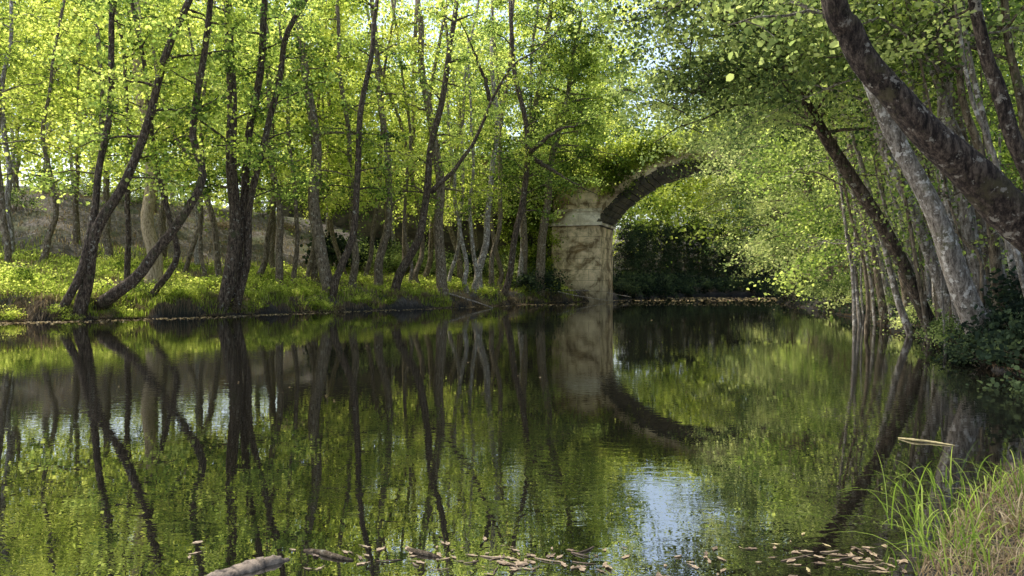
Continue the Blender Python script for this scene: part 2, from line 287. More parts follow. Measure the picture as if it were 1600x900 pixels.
# right bank
def TR(label,pts,D0,D1,w,bark,leaf,H=12,group=None,wt=.6,extra=None,**k):
    return make_tree('riverside_tree',label,'tree',group,[stem_px(pts,D0,D1,w,H=H,wt=wt,n=60,wig=.35)],leaf,bark,extra=extra,sides=20,rough=.07,**k)
kr=dict(zc=5.0,nb=23,per=32,lsize=.085,bias=(-.35,0),Ls=(3.4,1.6))
def limb(pts,D,w): return (catmull([P(a,b,D) for a,b in pts],20)+rng.normal(size=(20,3))*.015,w/2/F*D,.006)
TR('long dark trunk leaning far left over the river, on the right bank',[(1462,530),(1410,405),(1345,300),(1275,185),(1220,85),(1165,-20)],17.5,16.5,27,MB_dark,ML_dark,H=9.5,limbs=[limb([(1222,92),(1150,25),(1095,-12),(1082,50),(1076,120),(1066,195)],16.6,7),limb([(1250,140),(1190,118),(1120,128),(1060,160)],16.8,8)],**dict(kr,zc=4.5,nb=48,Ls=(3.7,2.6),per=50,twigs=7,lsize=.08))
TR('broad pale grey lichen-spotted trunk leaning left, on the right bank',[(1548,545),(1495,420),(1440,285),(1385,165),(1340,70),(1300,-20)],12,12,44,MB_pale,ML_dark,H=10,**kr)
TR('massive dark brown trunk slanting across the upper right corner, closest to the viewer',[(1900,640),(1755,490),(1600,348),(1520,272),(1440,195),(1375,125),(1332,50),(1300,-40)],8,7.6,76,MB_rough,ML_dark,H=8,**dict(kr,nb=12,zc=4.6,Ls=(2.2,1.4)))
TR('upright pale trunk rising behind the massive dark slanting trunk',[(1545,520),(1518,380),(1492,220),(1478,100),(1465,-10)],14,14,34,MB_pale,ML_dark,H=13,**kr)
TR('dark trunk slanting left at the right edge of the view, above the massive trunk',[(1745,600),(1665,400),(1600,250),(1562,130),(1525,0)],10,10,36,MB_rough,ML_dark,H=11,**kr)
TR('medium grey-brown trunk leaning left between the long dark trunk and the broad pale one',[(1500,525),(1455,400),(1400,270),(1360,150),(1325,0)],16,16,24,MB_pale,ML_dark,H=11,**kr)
for px,D,w,ln in ((1425,21,13,-75),(1455,19,11,-95),(1478,20,15,-60),(1515,17,14,-85),(1530,19,18,-30),(1575,13.5,26,-60),(1600,16,18,10),(1400,24,11,-85),(1440,25,12,-40),(1640,13,30,-50),(1535,14,18,-95),(1565,15,16,-70),(1500,15,14,-50),(1470,17,12,-35),(1590,14,22,-110),(1450,15.5,10,-60),(1620,12,16,-90),(1420,18.5,14,-100),(1385,23,13,-70),(1545,16,15,-45),(1490,18,13,-110),(1605,13,20,-70),(1560,18,14,-120)):
    make_tree('slanting_tree','slender grey-brown trunk in the crowd of straight leaning trunks on the right bank','tree','slender leaning trunks on the right bank',
      [stem_px([(px,520),(px+ln*.35,400),(px+ln*.8,240),(px+ln*1.35,60)],D,D,w,H=11,wig=.5)],random.choice([ML_dark,ML_mid]),random.choice([MB_pale,MB_brown,MB_brown]),zc=4.8,nb=11,Ls=(2.4,1.4),per=24,lsize=.09,hexa=False,bias=(-.3,0))
kd=dict(zc=1.6,nb=46,per=48,lsize=.135,bias=(-.7,-.2),Ls=(5.0,3.0),up=.24,droop=.085,hexa=False,twigs=7,sp=(.42,.42,.18))
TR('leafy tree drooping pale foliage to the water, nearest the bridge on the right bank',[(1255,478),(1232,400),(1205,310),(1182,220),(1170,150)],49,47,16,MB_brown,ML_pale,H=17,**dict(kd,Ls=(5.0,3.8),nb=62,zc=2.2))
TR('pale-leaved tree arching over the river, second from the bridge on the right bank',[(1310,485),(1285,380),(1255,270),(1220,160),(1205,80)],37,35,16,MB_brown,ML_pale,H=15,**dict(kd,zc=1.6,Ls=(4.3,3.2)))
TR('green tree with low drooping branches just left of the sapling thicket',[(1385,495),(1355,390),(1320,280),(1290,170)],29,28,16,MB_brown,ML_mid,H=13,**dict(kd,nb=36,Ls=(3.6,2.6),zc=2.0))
for i in range(30):
    px=random.uniform(1335,1570); D=random.uniform(17,27) if px<1470 else random.uniform(13,20)
    lean=random.uniform(-70,10); top=random.uniform(150,330)
    make_tree('sapling','thin bare-stemmed sapling in the thicket under the leaning trunks of the right bank','sapling','thin saplings under the leaning trunks',
      [stem_px([(px,505),(px+lean*.3+random.uniform(-8,8),400),(px+lean,top)],D,D,random.uniform(4,8),H=random.uniform(6,9),n=14,wt=.7)],random.choice([ML_mid,ML_dark]),random.choice([MB_brown,MB_pale,MB_brown]),zc=1.6,nb=7,Ls=(1.5,.8),per=18,lsize=.085,twigs=4,hexa=False)
def proto(leafm,barkm,H,nb,Ls,per,lsize,ns=1,zc=3.5):
    st=[]
    for s in range(ns):
        dx,dy=random.uniform(-1,1)*ns*.5,random.uniform(-1,1)*ns*.5
        st.append((catmull([(0,0,-.5),(dx*.4,dy*.4,H*.25),(dx,dy,H*.55),(dx*1.6,dy*1.6,H)],16)+rng.normal(size=(16,3))*.05,random.uniform(.13,.2),.02))
    return make_tree('woodland_tree','x','tree','g',st,leafm,barkm,zc=zc,nb=nb,Ls=Ls,bias=(0,0),lsize=lsize,per=per,hexa=False,sp=(.5,.5,.24),twigs=5)
protos=[proto(ML_bright,MB_brown,16,44,(3.8,1.8),28,.19,zc=4.8),proto(ML_bright,MB_pale,15,26,(3.4,1.8),28,.19,2,5.0),proto(ML_mid,MB_brown,18,54,(4.2,2),28,.2,zc=4.4),
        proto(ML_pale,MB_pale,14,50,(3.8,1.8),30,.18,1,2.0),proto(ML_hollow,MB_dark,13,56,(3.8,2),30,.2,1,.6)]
used=[False]*len(protos)
def copy_tree(o,parent=None):
    c=o.copy(); COL.objects.link(c)
    if parent: c.parent=parent
    for ch in list(o.children): copy_tree(ch,c)
    return c
def place(pi,x,y,s,label,group):
    o=protos[pi] if not used[pi] else copy_tree(protos[pi])
    used[pi]=True
    o.location=(x,y,gz(x,y)-.1); o.rotation_euler=(0,0,random.uniform(0,6.28)); o.scale=(s,s,s*random.uniform(.9,1.1))
    tag(o,label,'tree',group); return o
def inriv(x,y): return bool(inside(np.array([x]),np.array([y]))[0])
LW='bright green leafy tree standing in the sunny wood behind the far left bank'
for D0,st in ((40,200),(48,140),(58,115),(72,105)):
    px=-120+random.uniform(0,60)
    while px<960:
        D=D0+random.uniform(-3,3)+max(0,(px-350))*.022; x=(px-800)/F*D
        lx=(x-6.8)*math.cos(math.radians(20))-(D-57)*math.sin(math.radians(20)); ly=(x-6.8)*math.sin(math.radians(20))+(D-57)*math.cos(math.radians(20))
        if not inriv(x,D) and float(segdist(np.array([x]),np.array([D]),LB)[0])>4 and not (-31<lx<40 and -1<ly<5.5):
            place(random.choice([0,1,1,2] if D0>40 else [0,1,1]),x,D,random.uniform(.85,1.15)*(1.15 if D0>65 else 1),LW,'trees of the wood behind the left bank')
        px+=st*random.uniform(.75,1.25)
FW='green tree standing beyond the stone bridge where the river bends'
for px,D,pi,s in ((895,72,2,1.1),(930,78,0,1.2),(955,88,2,1.4),(990,98,0,1.35),(1020,104,3,1.35),(1045,104,0,1.2),(1075,108,3,1.35),(1105,106,0,1.1),(1130,110,2,1.25),(1180,108,3,1.6),(1215,106,2,1.6),(1060,125,2,1.4),(1120,128,2,1.4),(1160,122,2,1.5),(865,74,2,1.1),(905,86,2,1.5),(1235,112,0,1.6)):
    x=(px-800)/F*D
    if not inriv(x,D): place(pi,x,D,s,FW,'trees beyond the bridge')
for px,D,s in ((975,80,.5),(990,84,.5),(1010,88,.5),(1030,91,.52),(1050,94,.52),(1070,96,.55),(1092,98,.55),(1115,99,.55),(1140,101,.55),(1165,102,.6),(1190,104,.6),(1215,106,.65),(1000,94,.55),(1045,100,.55),(1090,104,.6),(1135,107,.6)):
    x=(px-800)/F*D
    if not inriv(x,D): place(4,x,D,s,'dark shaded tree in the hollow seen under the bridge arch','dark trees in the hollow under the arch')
RW='green tree in the wood on the slope of the right bank'
for px,D,pi,s in ((1290,58,3,1.2),(1275,66,2,1.1),(1340,50,3,1.2),(1345,66,2,1.1),(1400,42,3,1.1),(1440,56,2,1.1),(1450,36,3,1.0),(1500,44,2,1.0),(1530,32,2,.9),(1560,54,0,1.1),(1590,38,2,1.0),(1620,28,2,.9),(1660,46,0,1.1),(1700,34,2,1),(1800,30,2,1),(1240,62,3,1.0)):
    x=(px-800)/F*D
    if not inriv(x,D): place(pi,x,D,s,RW,'trees on the right slope')
K=6400; px=rng.uniform(-300,1900,K); D=rng.uniform(90,125,K); x=(px-800)/F*D
top=np.where((px>1000)&(px<1160),24,50); g=ground(x,D); z=g+rng.uniform(0,1,K)*(top-g).clip(3)
keep=~inside(x,D)&~((px>960)&(px<1230)&(z<g+6)); C,ti=spray_pts(np.stack([x,D,z],1)[keep],28,(1.2,1.2,.6))
dw=leaves('distant_wood',C,.5,ti+.15,ML_bright,None); tag(dw,'far green wood closing the view behind all the trees','woodland',None,'stuff')
# ---------------------------------------------------------------- shrubs
def shrub_proto(leafm,r,h,K,per,ls):
    root=empty('shrub',(0,0,0)); mb=MB(); cent=[]
    for i in range(K):
        a=random.uniform(0,6.28); q=math.sqrt(random.random()); zz=h*(1-.6*q*q)*random.uniform(.35,1); e=np.array([r*q*math.cos(a),r*q*math.sin(a),zz]); cent.append(e)
        if i%2==0: mb.tube([(e[0]*.1,e[1]*.1,-.1),e*np.array([.5,.5,.65]),e],[.014,.01,.004],3,0,False)
    mb.build('stems',MB_brown,root); C,ti=spray_pts(cent,per,(.2,.2,.1)); leaves('foliage',C,ls,ti,leafm,root,(0,0,0),True,.5); return root
sp=[shrub_proto(ML_bright,.9,1.0,34,34,.085),shrub_proto(ML_grass,1.1,.8,34,34,.08),shrub_proto(ML_dark,1.0,1.1,44,40,.07),shrub_proto(ML_pale,1.0,1.3,40,36,.09),shrub_proto(ML_hollow,1.0,1.2,44,40,.1),shrub_proto(ML_dry,.8,.5,40,34,.06)]
su=[False]*6
def shrub(pi,x,y,s,label,group,dz=0):
    o=sp[pi] if not su[pi] else copy_tree(sp[pi]); su[pi]=True
    o.location=(x,y,gz(x,y)+dz); o.rotation_euler=(0,0,random.uniform(0,6.28)); o.scale=(s,s,s*random.uniform(.8,1.2)); tag(o,label,'shrub',group)
for i in range(40):
    px=-60+i*23+random.uniform(-10,10); D=bankD(px)+random.choice([1.2,2.5,4.5,7,9]); 
    shrub(random.choice([0,0,1,1]),(px-800)/F*D,D,random.uniform(.4,.8),'low sunlit green shrub on the far left bank','sunlit shrubs on the left bank')
for i in range(44):
    px=-40+i*20+random.uniform(-12,12); D=bankD(px)+random.uniform(.0,.6); pi=random.choice([5,5,1,0])
    shrub(pi,(px-800)/F*D,D,random.uniform(.3,.7),'small brownish tangle of dead stems overhanging the water along the left bank' if pi==5 else 'small bright green plant spilling over the waterline of the left bank','dead tangles along the left waterline' if pi==5 else 'green plants spilling over the left waterline')
for i in range(15):
    px=520+i*22+random.uniform(-10,10); D=bankD(px)+random.uniform(9,16)
    shrub(random.choice([2,4,2]),(px-800)/F*D,D,random.uniform(1.2,2.0),'tall dull green bush in the shade at the foot of the embankment','bushes at the foot of the embankment')
for i in range(10):
    px=-40+i*56+random.uniform(-15,15); D=bankD(px)+random.uniform(17,28)
    shrub(random.choice([2,5,2]),(px-800)/F*D,D,random.uniform(.9,1.5),'rounded dull bush growing on the bare grey-brown slope at left','bushes on the grey-brown slope')
for px,D,s in ((1240,52,1.3),(1262,47,1.3),(1285,41,1.2),(1310,37,1.1),(1330,33,1.0),(1360,29.5,.9),(1385,26.5,.8),(1410,23,.7),(1440,19.5,.7),(1480,15.5,.5),(1505,13.2,.5)):
    shrub(random.choice([2,3,2]),(px-800)/F*D,D,s,'bush overhanging the waterline of the right bank below the leaning trees','bushes along the right waterline')
for px,D,s in ((1590,11.2,.6),(1640,10,.7),(1650,12.5,.9),(1600,8.2,.45),(1640,8.6,.6),(1560,9.6,.5),(1540,11.4,.5),(1500,12,.4)):
    shrub(4,(px-800)/F*D,D,s,'dark bramble bush at the foot of the broad pale trunk','dark brambles at the right edge')
for px,D,s in ((858,53.5,.9),(872,54.0,.6)):
    shrub(0,(px-800)/F*D,D,s,'leafy green bush overlapping the left foot of the bridge pier','bushes at the foot of the pier')
far=[(845,52.5,1.5),(820,50.5,1.2),(1245,84,1.5),(1250,76,1.6),(1240,68,1.5)]
A=[(8.8,63),(14.5,76),(21,87),(40,96)]
for t in np.linspace(0,1,30):
    q=t*3; k=min(int(q),2); f=q-k; x=A[k][0]*(1-f)+A[k+1][0]*f; y=A[k][1]*(1-f)+A[k+1][1]*f
    far.append((800+F*(x-.3)/(y+.3),y+.3,random.uniform(1.1,1.8)))
for px,D,s in far:
    shrub(4,(px-800)/F*D,D,s,'dark bush at the water edge beside or beyond the bridge pier','dark bushes around the bridge')
# ---------------------------------------------------------------- bank vegetation (uncountable)
def blades(name,x,y,h,w,mat,lean=.45,dz=0.,k=4,label='',cat='grass'):
    n=len(x); z=ground(x,y)+dz; a=rng.uniform(0,6.28,n); d=np.stack([np.cos(a),np.sin(a),0*a],1); s=np.stack([-np.sin(a),np.cos(a),0*a],1)
    le=rng.uniform(.1,1,n)*lean; B=np.stack([x,y,z],1); hh=h[:,None]
    p0=B; p1=B+d*(hh*le[:,None]*.35)+np.array([0,0,1])*hh*.55; p2=B+d*(hh*le[:,None]*1.1)+np.array([0,0,1])*hh*(1-.35*le[:,None])
    ww=w[:,None]*s
    V=np.stack([p0-ww,p1-ww*.8,p2,p1+ww*.8,p0+ww],1)
    o=polys(name,V,np.clip(.5+rng.normal(size=n)*.25,0,1),mat); tag(o,label,cat,None,'stuff'); return o
def bank_pts(n,d0,d1,p0=-150,p1=930):
    px=rng.uniform(p0,p1,n); D=np.interp(px,[b[0] for b in BT],[b[1] for b in BT])+d0+(d1-d0)*rng.uniform(0,1,n)**1.3; x=(px-800)/F*D
    k=~inside(x,D); return x[k],D[k]
def rbank_pts(n,d1):
    t=rng.uniform(0,1,n)**1.5*7; xs_=[6.4,6.9,7.1,9.6,12.8,14.8,19.7,26]; ys_=[7.5,9,11,17,27,35,55,70]
    x=np.interp(t,range(8),xs_)+rng.uniform(0,1,n)**1.5*d1; y=np.interp(t,range(8),ys_); k=~inside(x,y); return x[k],y[k]
def patchy(x,y,th): return (np.sin(x*.9+1.3*np.sin(y*.5))+np.sin(y*1.1+x*.35+2)+rng.normal(size=len(x))*.5)>th
x1,y1=bank_pts(46000,.1,14); k=patchy(x1,y1,-.6); x2,y2=bank_pts(12000,.0,1.2); k2=patchy(x2,y2,.1); x=np.concatenate([x1[k],x2[k2]]); y=np.concatenate([y1[k],y2[k2]]); blades('bank_grass',x,y,rng.uniform(.12,.42,len(x)),rng.uniform(.008,.02,len(x)),ML_grass,.7,label='short sunlit grass covering the far left bank')
x,y=bank_pts(36000,.05,26); blades('dry_grass',x,y,rng.uniform(.1,.38,len(x)),rng.uniform(.008,.02,len(x)),ML_dry,.9,label='dry straw-coloured grass scattered over the far left bank')
x,y=bank_pts(36000,.9,11); k=patchy(x,y,-.4); x,y=x[k],y[k]; C=np.stack([x,y,ground(x,y)+rng.uniform(.02,.5,len(x))*(.4+.6*np.sin(x*1.3)**2)],1)
o=leaves('ground_cover',C,.1,rng.uniform(.2,1,len(x)),ML_bright,None,(0,0,0),True,.6); tag(o,'low leafy ground cover glowing in the sun on the far left bank','plants',None,'stuff')
x,y=rbank_pts(24000,9); C=np.stack([x,y,ground(x,y)+rng.uniform(.0,.35,len(x))],1)
o=leaves('undergrowth',C,.08,rng.uniform(0,.5,len(x)),ML_hollow,None,(0,0,0),True,.5); tag(o,'dull low undergrowth between the trunks of the right bank','plants',None,'stuff')  # low tints keep painted shade in these leaves
t=rng.uniform(0,3,9000); x=np.interp(t,range(4),[a[0] for a in A])-rng.uniform(-.5,3,9000)*.6; y=np.interp(t,range(4),[a[1] for a in A])+rng.uniform(-.2,5,9000); k=~inside(x,y); x,y=x[k],y[k]
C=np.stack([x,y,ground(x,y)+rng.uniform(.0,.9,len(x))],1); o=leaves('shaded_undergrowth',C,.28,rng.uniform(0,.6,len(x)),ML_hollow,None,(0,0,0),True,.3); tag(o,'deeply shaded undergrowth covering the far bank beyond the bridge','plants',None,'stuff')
def fringe(name,x,y,lo,hi,label,tm):
    n=len(x); z=ground(x,y); h=rng.uniform(lo,hi,n); a=rng.normal(size=n)*.12; b=-rng.uniform(.0,.25,n)
    p0=np.stack([x,y,z+.05],1); p2=np.stack([x+a,y+b-.1,np.maximum(z-h,.01)],1); ww=np.array([.011,0,0])
    V=np.stack([p0-ww,p0+ww,p2+ww*.4],1); o=polys(name,V,rng.uniform(0,tm,n),ML_dry); tag(o,label,'roots',None,'stuff')
x,y=bank_pts(13000,.0,.9); fringe('hanging_roots',x,y,.15,.7,'brown roots and dead grass hanging down the cut face of the left bank',.6)
x,y=rbank_pts(7000,.8); fringe('hanging_roots',x-.15,y,.1,.5,'dark roots and thin stems hanging to the water along the right bank',.05)
# ---------------------------------------------------------------- bridge
def stone_mat(name,c1,c2,mort,lo,hi):
    m,nt,out=newmat(name); L_=nt.links.new
    tc=N(nt,'ShaderNodeTexCoord'); sx=N(nt,'ShaderNodeSeparateXYZ'); L_(tc.outputs['Object'],sx.inputs[0]); ad=N(nt,'ShaderNodeMath',operation='ADD'); L_(sx.outputs[0],ad.inputs[0]); L_(sx.outputs[1],ad.inputs[1]); cb=N(nt,'ShaderNodeCombineXYZ'); L_(ad.outputs[0],cb.inputs[0]); L_(sx.outputs[2],cb.inputs[1])
    dn=N(nt,'ShaderNodeTexNoise'); dn.inputs['Scale'].default_value=1.1; dn.inputs['Detail'].default_value=2; L_(cb.outputs[0],dn.inputs['Vector'])
    va=N(nt,'ShaderNodeVectorMath',operation='SCALE'); va.inputs['Scale'].default_value=.12; L_(dn.outputs['Color'],va.inputs[0]); vb=N(nt,'ShaderNodeVectorMath',operation='ADD'); L_(cb.outputs[0],vb.inputs[0]); L_(va.outputs[0],vb.inputs[1])
    br=N(nt,'ShaderNodeTexBrick'); br.inputs['Scale'].default_value=1; br.inputs['Brick Width'].default_value=1.7; br.inputs['Row Height'].default_value=.85; br.inputs['Mortar Size'].default_value=.02; br.inputs['Mortar Smooth'].default_value=.7; br.inputs['Color1'].default_value=(*c1,1); br.inputs['Color2'].default_value=(*c2,1); br.inputs['Mortar'].default_value=(*mort,1); L_(vb.outputs[0],br.inputs['Vector'])
    n1=N(nt,'ShaderNodeTexNoise'); n1.inputs['Scale'].default_value=.9; n1.inputs['Detail'].default_value=11; n1.inputs['Roughness'].default_value=.72; n1.inputs['Distortion'].default_value=.5; L_(tc.outputs['Object'],n1.inputs['Vector'])
    rr=ramp(nt,[(.40,lo),(.49,(.78,.73,.63)),(.6,hi)]); L_(n1.outputs[0],rr.inputs[0])
    mu=N(nt,'ShaderNodeMixRGB',blend_type='MULTIPLY'); mu.inputs[0].default_value=1; L_(br.outputs[0],mu.inputs[1]); L_(rr.outputs[0],mu.inputs[2])
    n2=N(nt,'ShaderNodeTexNoise'); n2.inputs['Scale'].default_value=.45; n2.inputs['Detail'].default_value=9; n2.inputs['Roughness'].default_value=.65; n2.inputs['Distortion'].default_value=1.0; L_(tc.outputs['Object'],n2.inputs['Vector'])
    r4=ramp(nt,[(.50,(1,1,1)),(.62,(.34,.28,.2))]); L_(n2.outputs[0],r4.inputs[0]); m4=N(nt,'ShaderNodeMixRGB',blend_type='MULTIPLY'); m4.inputs[0].default_value=1; L_(mu.outputs[0],m4.inputs[1]); L_(r4.outputs[0],m4.inputs[2])
    # damp darkening near the water
    mz=N(nt,'ShaderNodeMapRange'); mz.inputs[1].default_value=0; mz.inputs[2].default_value=2.2; mz.inputs[3].default_value=.45; mz.inputs[4].default_value=1; L_(sx.outputs[2],mz.inputs[0]); ve=N(nt,'ShaderNodeVectorMath',operation='SCALE'); L_(m4.outputs[0],ve.inputs[0]); L_(mz.outputs[0],ve.inputs['Scale'])
    bp=N(nt,'ShaderNodeBump'); bp.inputs['Strength'].default_value=.9; bp.inputs['Distance'].default_value=.12; L_(n1.outputs[0],bp.inputs['Height'])
    p=N(nt,'ShaderNodeBsdfPrincipled'); p.inputs['Roughness'].default_value=.92; L_(ve.outputs[0],p.inputs['Base Color']); L_(bp.outputs[0],p.inputs['Normal']); L_(p.outputs[0],out.inputs[0]); return m
STONE=stone_mat('weathered_stone',(.86,.71,.50),(.76,.62,.43),(.28,.22,.15),(.26,.21,.14),(1.12,1.05,.95))
CAPS=stone_mat('pale_cap_stone',(.92,.84,.72),(.88,.8,.67),(.6,.52,.42),(.62,.57,.46),(1.08,1.05,.98))
MOSSY_SHADE=stone_mat('mossy_shade_stone',(.10,.085,.06),(.07,.06,.045),(.03,.03,.02),(.35,.36,.2),(1.3,1.25,1.0))  # mossy stone, also painted darker to stand for shade under the arch
root=empty('stone_bridge',(6.8,57,0)); root.rotation_euler=(0,0,math.radians(-20)); tag(root,'old pale stone arch bridge behind the trees, one block-built pier at the water','bridge')
def bxp(name,mat,*a):
    b=MB(); b.box(*a); return b.build(name,mat,root,smooth=False)
W=4.5; TOP=10.9; PW=3.9
bxp('pier',STONE,-PW,0,0,W,-1.2,5.9); bxp('pier',STONE,15,15+PW,0,W,-1.2,5.9)
for x0 in (-PW,15):
    b=MB(); x1=x0+PW
    b.box(x0-.2,x1+.2,-.24,W+.24,5.9,6.15); b.box(x0-.02,x1+.02,-.06,W+.06,6.15,7.0); b.box(x0-.14,x1+.14,-.17,W+.17,7.0,7.2); b.build('pier_cap',CAPS,root,smooth=False)
b=MB(); R_=8.8; zc=1.2; nn=36; a0=math.asin(7.5/8.8)
for i in range(nn):
    t0=-a0+2*a0*i/nn; t1=-a0+2*a0*(i+1)/nn-.006; q=[]; j1,j2=random.uniform(-.05,.05),random.uniform(-.1,.1)
    for yy in (-.07+j1,W+.07):
        for t,r in ((t0,R_+j1),(t1,R_+j1),(t1,R_+.5+j2),(t0,R_+.5+j2)): q.append((7.5+r*math.sin(t),yy,zc+r*math.cos(t)))
    b.add(q,[(0,1,2,3),(7,6,5,4),(0,4,5,1),(1,5,6,2),(2,6,7,3),(3,7,4,0)])
b.build('arch_ring',MOSSY_SHADE,root,smooth=False)
b=MB(); M_=40
for i in range(M_):
    xa,xb=15*i/M_,15*(i+1)/M_; ez=lambda x: zc+math.sqrt(max((R_+.35)**2-(x-7.5)**2,0))
    q=[(xa,0,ez(xa)),(xb,0,ez(xb)),(xb,0,TOP),(xa,0,TOP),(xa,W,ez(xa)),(xb,W,ez(xb)),(xb,W,TOP),(xa,W,TOP)]
    b.add(q,[(0,1,2,3),(7,6,5,4),(3,2,6,7)])
b.box(-PW+.1,0,.02,W-.02,7.2,TOP); b.box(15,15+PW-.1,.02,W-.02,7.2,TOP); b.build('spandrel_wall',STONE,root,smooth=False)
bxp('abutment_wall',MOSSY_SHADE,-30,-PW,.3,W-.3,-1,TOP); bxp('abutment_wall',MOSSY_SHADE,15+PW,40,.3,W-.3,-1,TOP)
b=MB()
for y0 in (-.1,W-.35):
    b.box(-30,40,y0,y0+.45,TOP,TOP+.2); b.box(-30,40,y0+.06,y0+.39,TOP+.2,TOP+.8); b.box(-30,40,y0,y0+.45,TOP+.8,TOP+.95)
b.build('parapet',STONE,root,smooth=False)
rot=math.radians(-20); cs,sn=math.cos(rot),math.sin(rot)
def bl(x,y,z): return np.array([6.8+x*cs-y*sn,57+x*sn+y*cs,z])
cent=[bl(random.uniform(-8.3,-3.8),random.uniform(-.5,.2),random.uniform(.5,12)) for _ in range(340)]
EZ=lambda x: zc+math.sqrt(max(9.3**2-(x-7.5)**2,0)) if 0<x<15 else 8.0
for _ in range(430):
    x=random.uniform(-3.9,17); lo=max(EZ(x)+.75,8.4) if x<7.6 else 6.2
    cent.append(bl(x,-.2-random.random()*.5,random.uniform(lo,12.8)))
for _ in range(260):
    x=random.uniform(-4,5); cent.append(bl(x,-.2-random.random()*.5,random.uniform(max(EZ(x)+.75,8.1),12)))
for _ in range(9):
    x=random.choice([random.uniform(2,3),random.uniform(5.6,8),random.uniform(6.5,8)]); cent.append(bl(x,-.4-random.random()*.3,EZ(x)-random.uniform(-.3,.5)))
for _ in range(10): cent.append(bl(random.uniform(-4.3,-3.3),-.4,random.uniform(4.4,7.8)))
C,ti=spray_pts(cent,38,(.34,.24,.2)); o=leaves('ivy',C,.16,ti+.05,ML_bright,None,(0,0,0),False,.3); tag(o,'green ivy hanging over the top and left side of the stone bridge','ivy')
# ---------------------------------------------------------------- foreground
def simple_mat(name,c0,c1,scale=20,rough=.8,bd=.01):
    m,nt,out=newmat(name); L=nt.links.new; tc=N(nt,'ShaderNodeTexCoord'); n=N(nt,'ShaderNodeTexNoise'); n.inputs['Scale'].default_value=scale; n.inputs['Detail'].default_value=8; n.inputs['Roughness'].default_value=.7; L(tc.outputs['Object'],n.inputs['Vector'])
    r=ramp(nt,[(.35,c0),(.65,c1)]); L(n.outputs[0],r.inputs[0]); p=N(nt,'ShaderNodeBsdfPrincipled'); p.inputs['Roughness'].default_value=rough; L(r.outputs[0],p.inputs['Base Color']); L(p.outputs[0],out.inputs[0])
    b=N(nt,'ShaderNodeBump'); b.inputs['Strength'].default_value=.8; b.inputs['Distance'].default_value=bd; L(n.outputs[0],b.inputs['Height']); L(b.outputs[0],p.inputs['Normal']); return m
DL=[simple_mat('tan_dead_leaf',(.15,.10,.055),(.42,.31,.19),30,.6),simple_mat('brown_dead_leaf',(.06,.04,.025),(.21,.14,.08),30,.6),simple_mat('yellow_dead_leaf',(.26,.2,.08),(.52,.43,.2),30,.6)]
WOOD=simple_mat('rotten_wood',(.035,.025,.018),(.36,.28,.2),14,.9,.04)
def dead_leaf(mi,px,py,s,label,group):
    D=CH*F/(py-HY); x=(px-800)/F*D; k=15; mb=MB(); v=[(0,0,.003)]; ph=random.random()*6; asp=random.uniform(.35,.8); cu=random.uniform(.0,.2)*(random.random()<.25)
    for i in range(k):
        t=2*math.pi*i/k; lob=(1.0 if i%3==0 else .62) if s>.03 else .8
        r=s*lob*random.uniform(.65,1.15)*(1.2 if abs(math.cos(t))>.85 else .85); v.append((r*math.cos(t),asp*r*math.sin(t),.002+max(0,cu*s*math.sin(t+ph))))
    mb.add(v,[(0,i+1,(i+1)%k+1) for i in range(k)]); mb.tube([(s*.4,0,.003),(s*1.3,s*.2,.003)],[.0012,.001],3)
    o=mb.build('fallen_leaf',DL[mi],None,smooth=False); o.location=(x,D,.002); o.rotation_euler=(0,0,random.uniform(0,6.28)); tag(o,label,'leaf',group)
cl=[(315,860,3,40,'pale curled leaf floating just behind the rotten log'),(540,870,9,90,'dead leaf floating in the cluster beside the dark curved stick'),(700,864,18,130,'dead leaf floating in the cluster beside the short dark stick'),
    (805,872,34,170,'brown leaf floating in the large middle cluster near the bottom edge'),(925,880,9,50,'tan leaf floating right of the large middle cluster'),(1045,893,7,50,'dead leaf floating at the very bottom edge, right of middle'),
    (1130,874,8,45,'dead leaf floating in the small cluster right of middle'),(1232,860,16,60,'yellowish leaf floating in the cluster left of the grass tuft'),(1345,868,20,80,'dead leaf caught beside the foot of the grass tuft'),(1390,888,10,40,'dead leaf lying under the overhanging grass blades')]
for cx,cy,n,spd,lab in cl:
    for i in range(n): dead_leaf(random.choice([0,0,0,1,2 if cx==1232 else 1]),cx+random.gauss(0,spd*.5),min(cy+random.gauss(0,12),903),random.uniform(.012,.042),lab,lab.replace('leaf','leaves',1))
def stick(name,pts,r,label,cat,mat=WOOD,sides=9,rough=.12,n=16,group=None):
    pp=[]
    for a_,b_,zz in pts:
        D=CH*F/(b_-HY); pp.append(((a_-800)/F*D,D,zz))
    path=catmull(pp,n); path+=rng.normal(size=path.shape)*r*.06; rad=r*(np.sin(np.linspace(.25,2.9,n))**.5)*rng.uniform(.85,1.15,n); mb=MB(); mb.tube(path,rad,sides,rough); o=mb.build(name,mat); tag(o,label,cat,group); return o
stick('rotten_log',[(270,925,-.03),(340,901,-.022),(395,886,-.012),(450,874,-.022)],.044,'flaking brown rotten log half sunk at the bottom left edge of the river','log',sides=22,rough=.17,n=36)
stick('stick',[(475,860,.0),(500,865,.008),(530,873,.006),(552,876,.0)],.012,'dark curved stick floating right of the rotten log','stick',MB_brown)
stick('stick',[(636,858,.0),(650,864,.008),(672,868,.004),(690,872,-.004)],.012,'short dark stick floating left of the large middle leaf cluster','stick',MB_brown)
stick('twig',[(1404,685,.005),(1430,690,.015),(1455,692,.01),(1492,697,.005)],.009,'yellowish twig floating on dark water above the grass tuft','twig',DL[2],6)
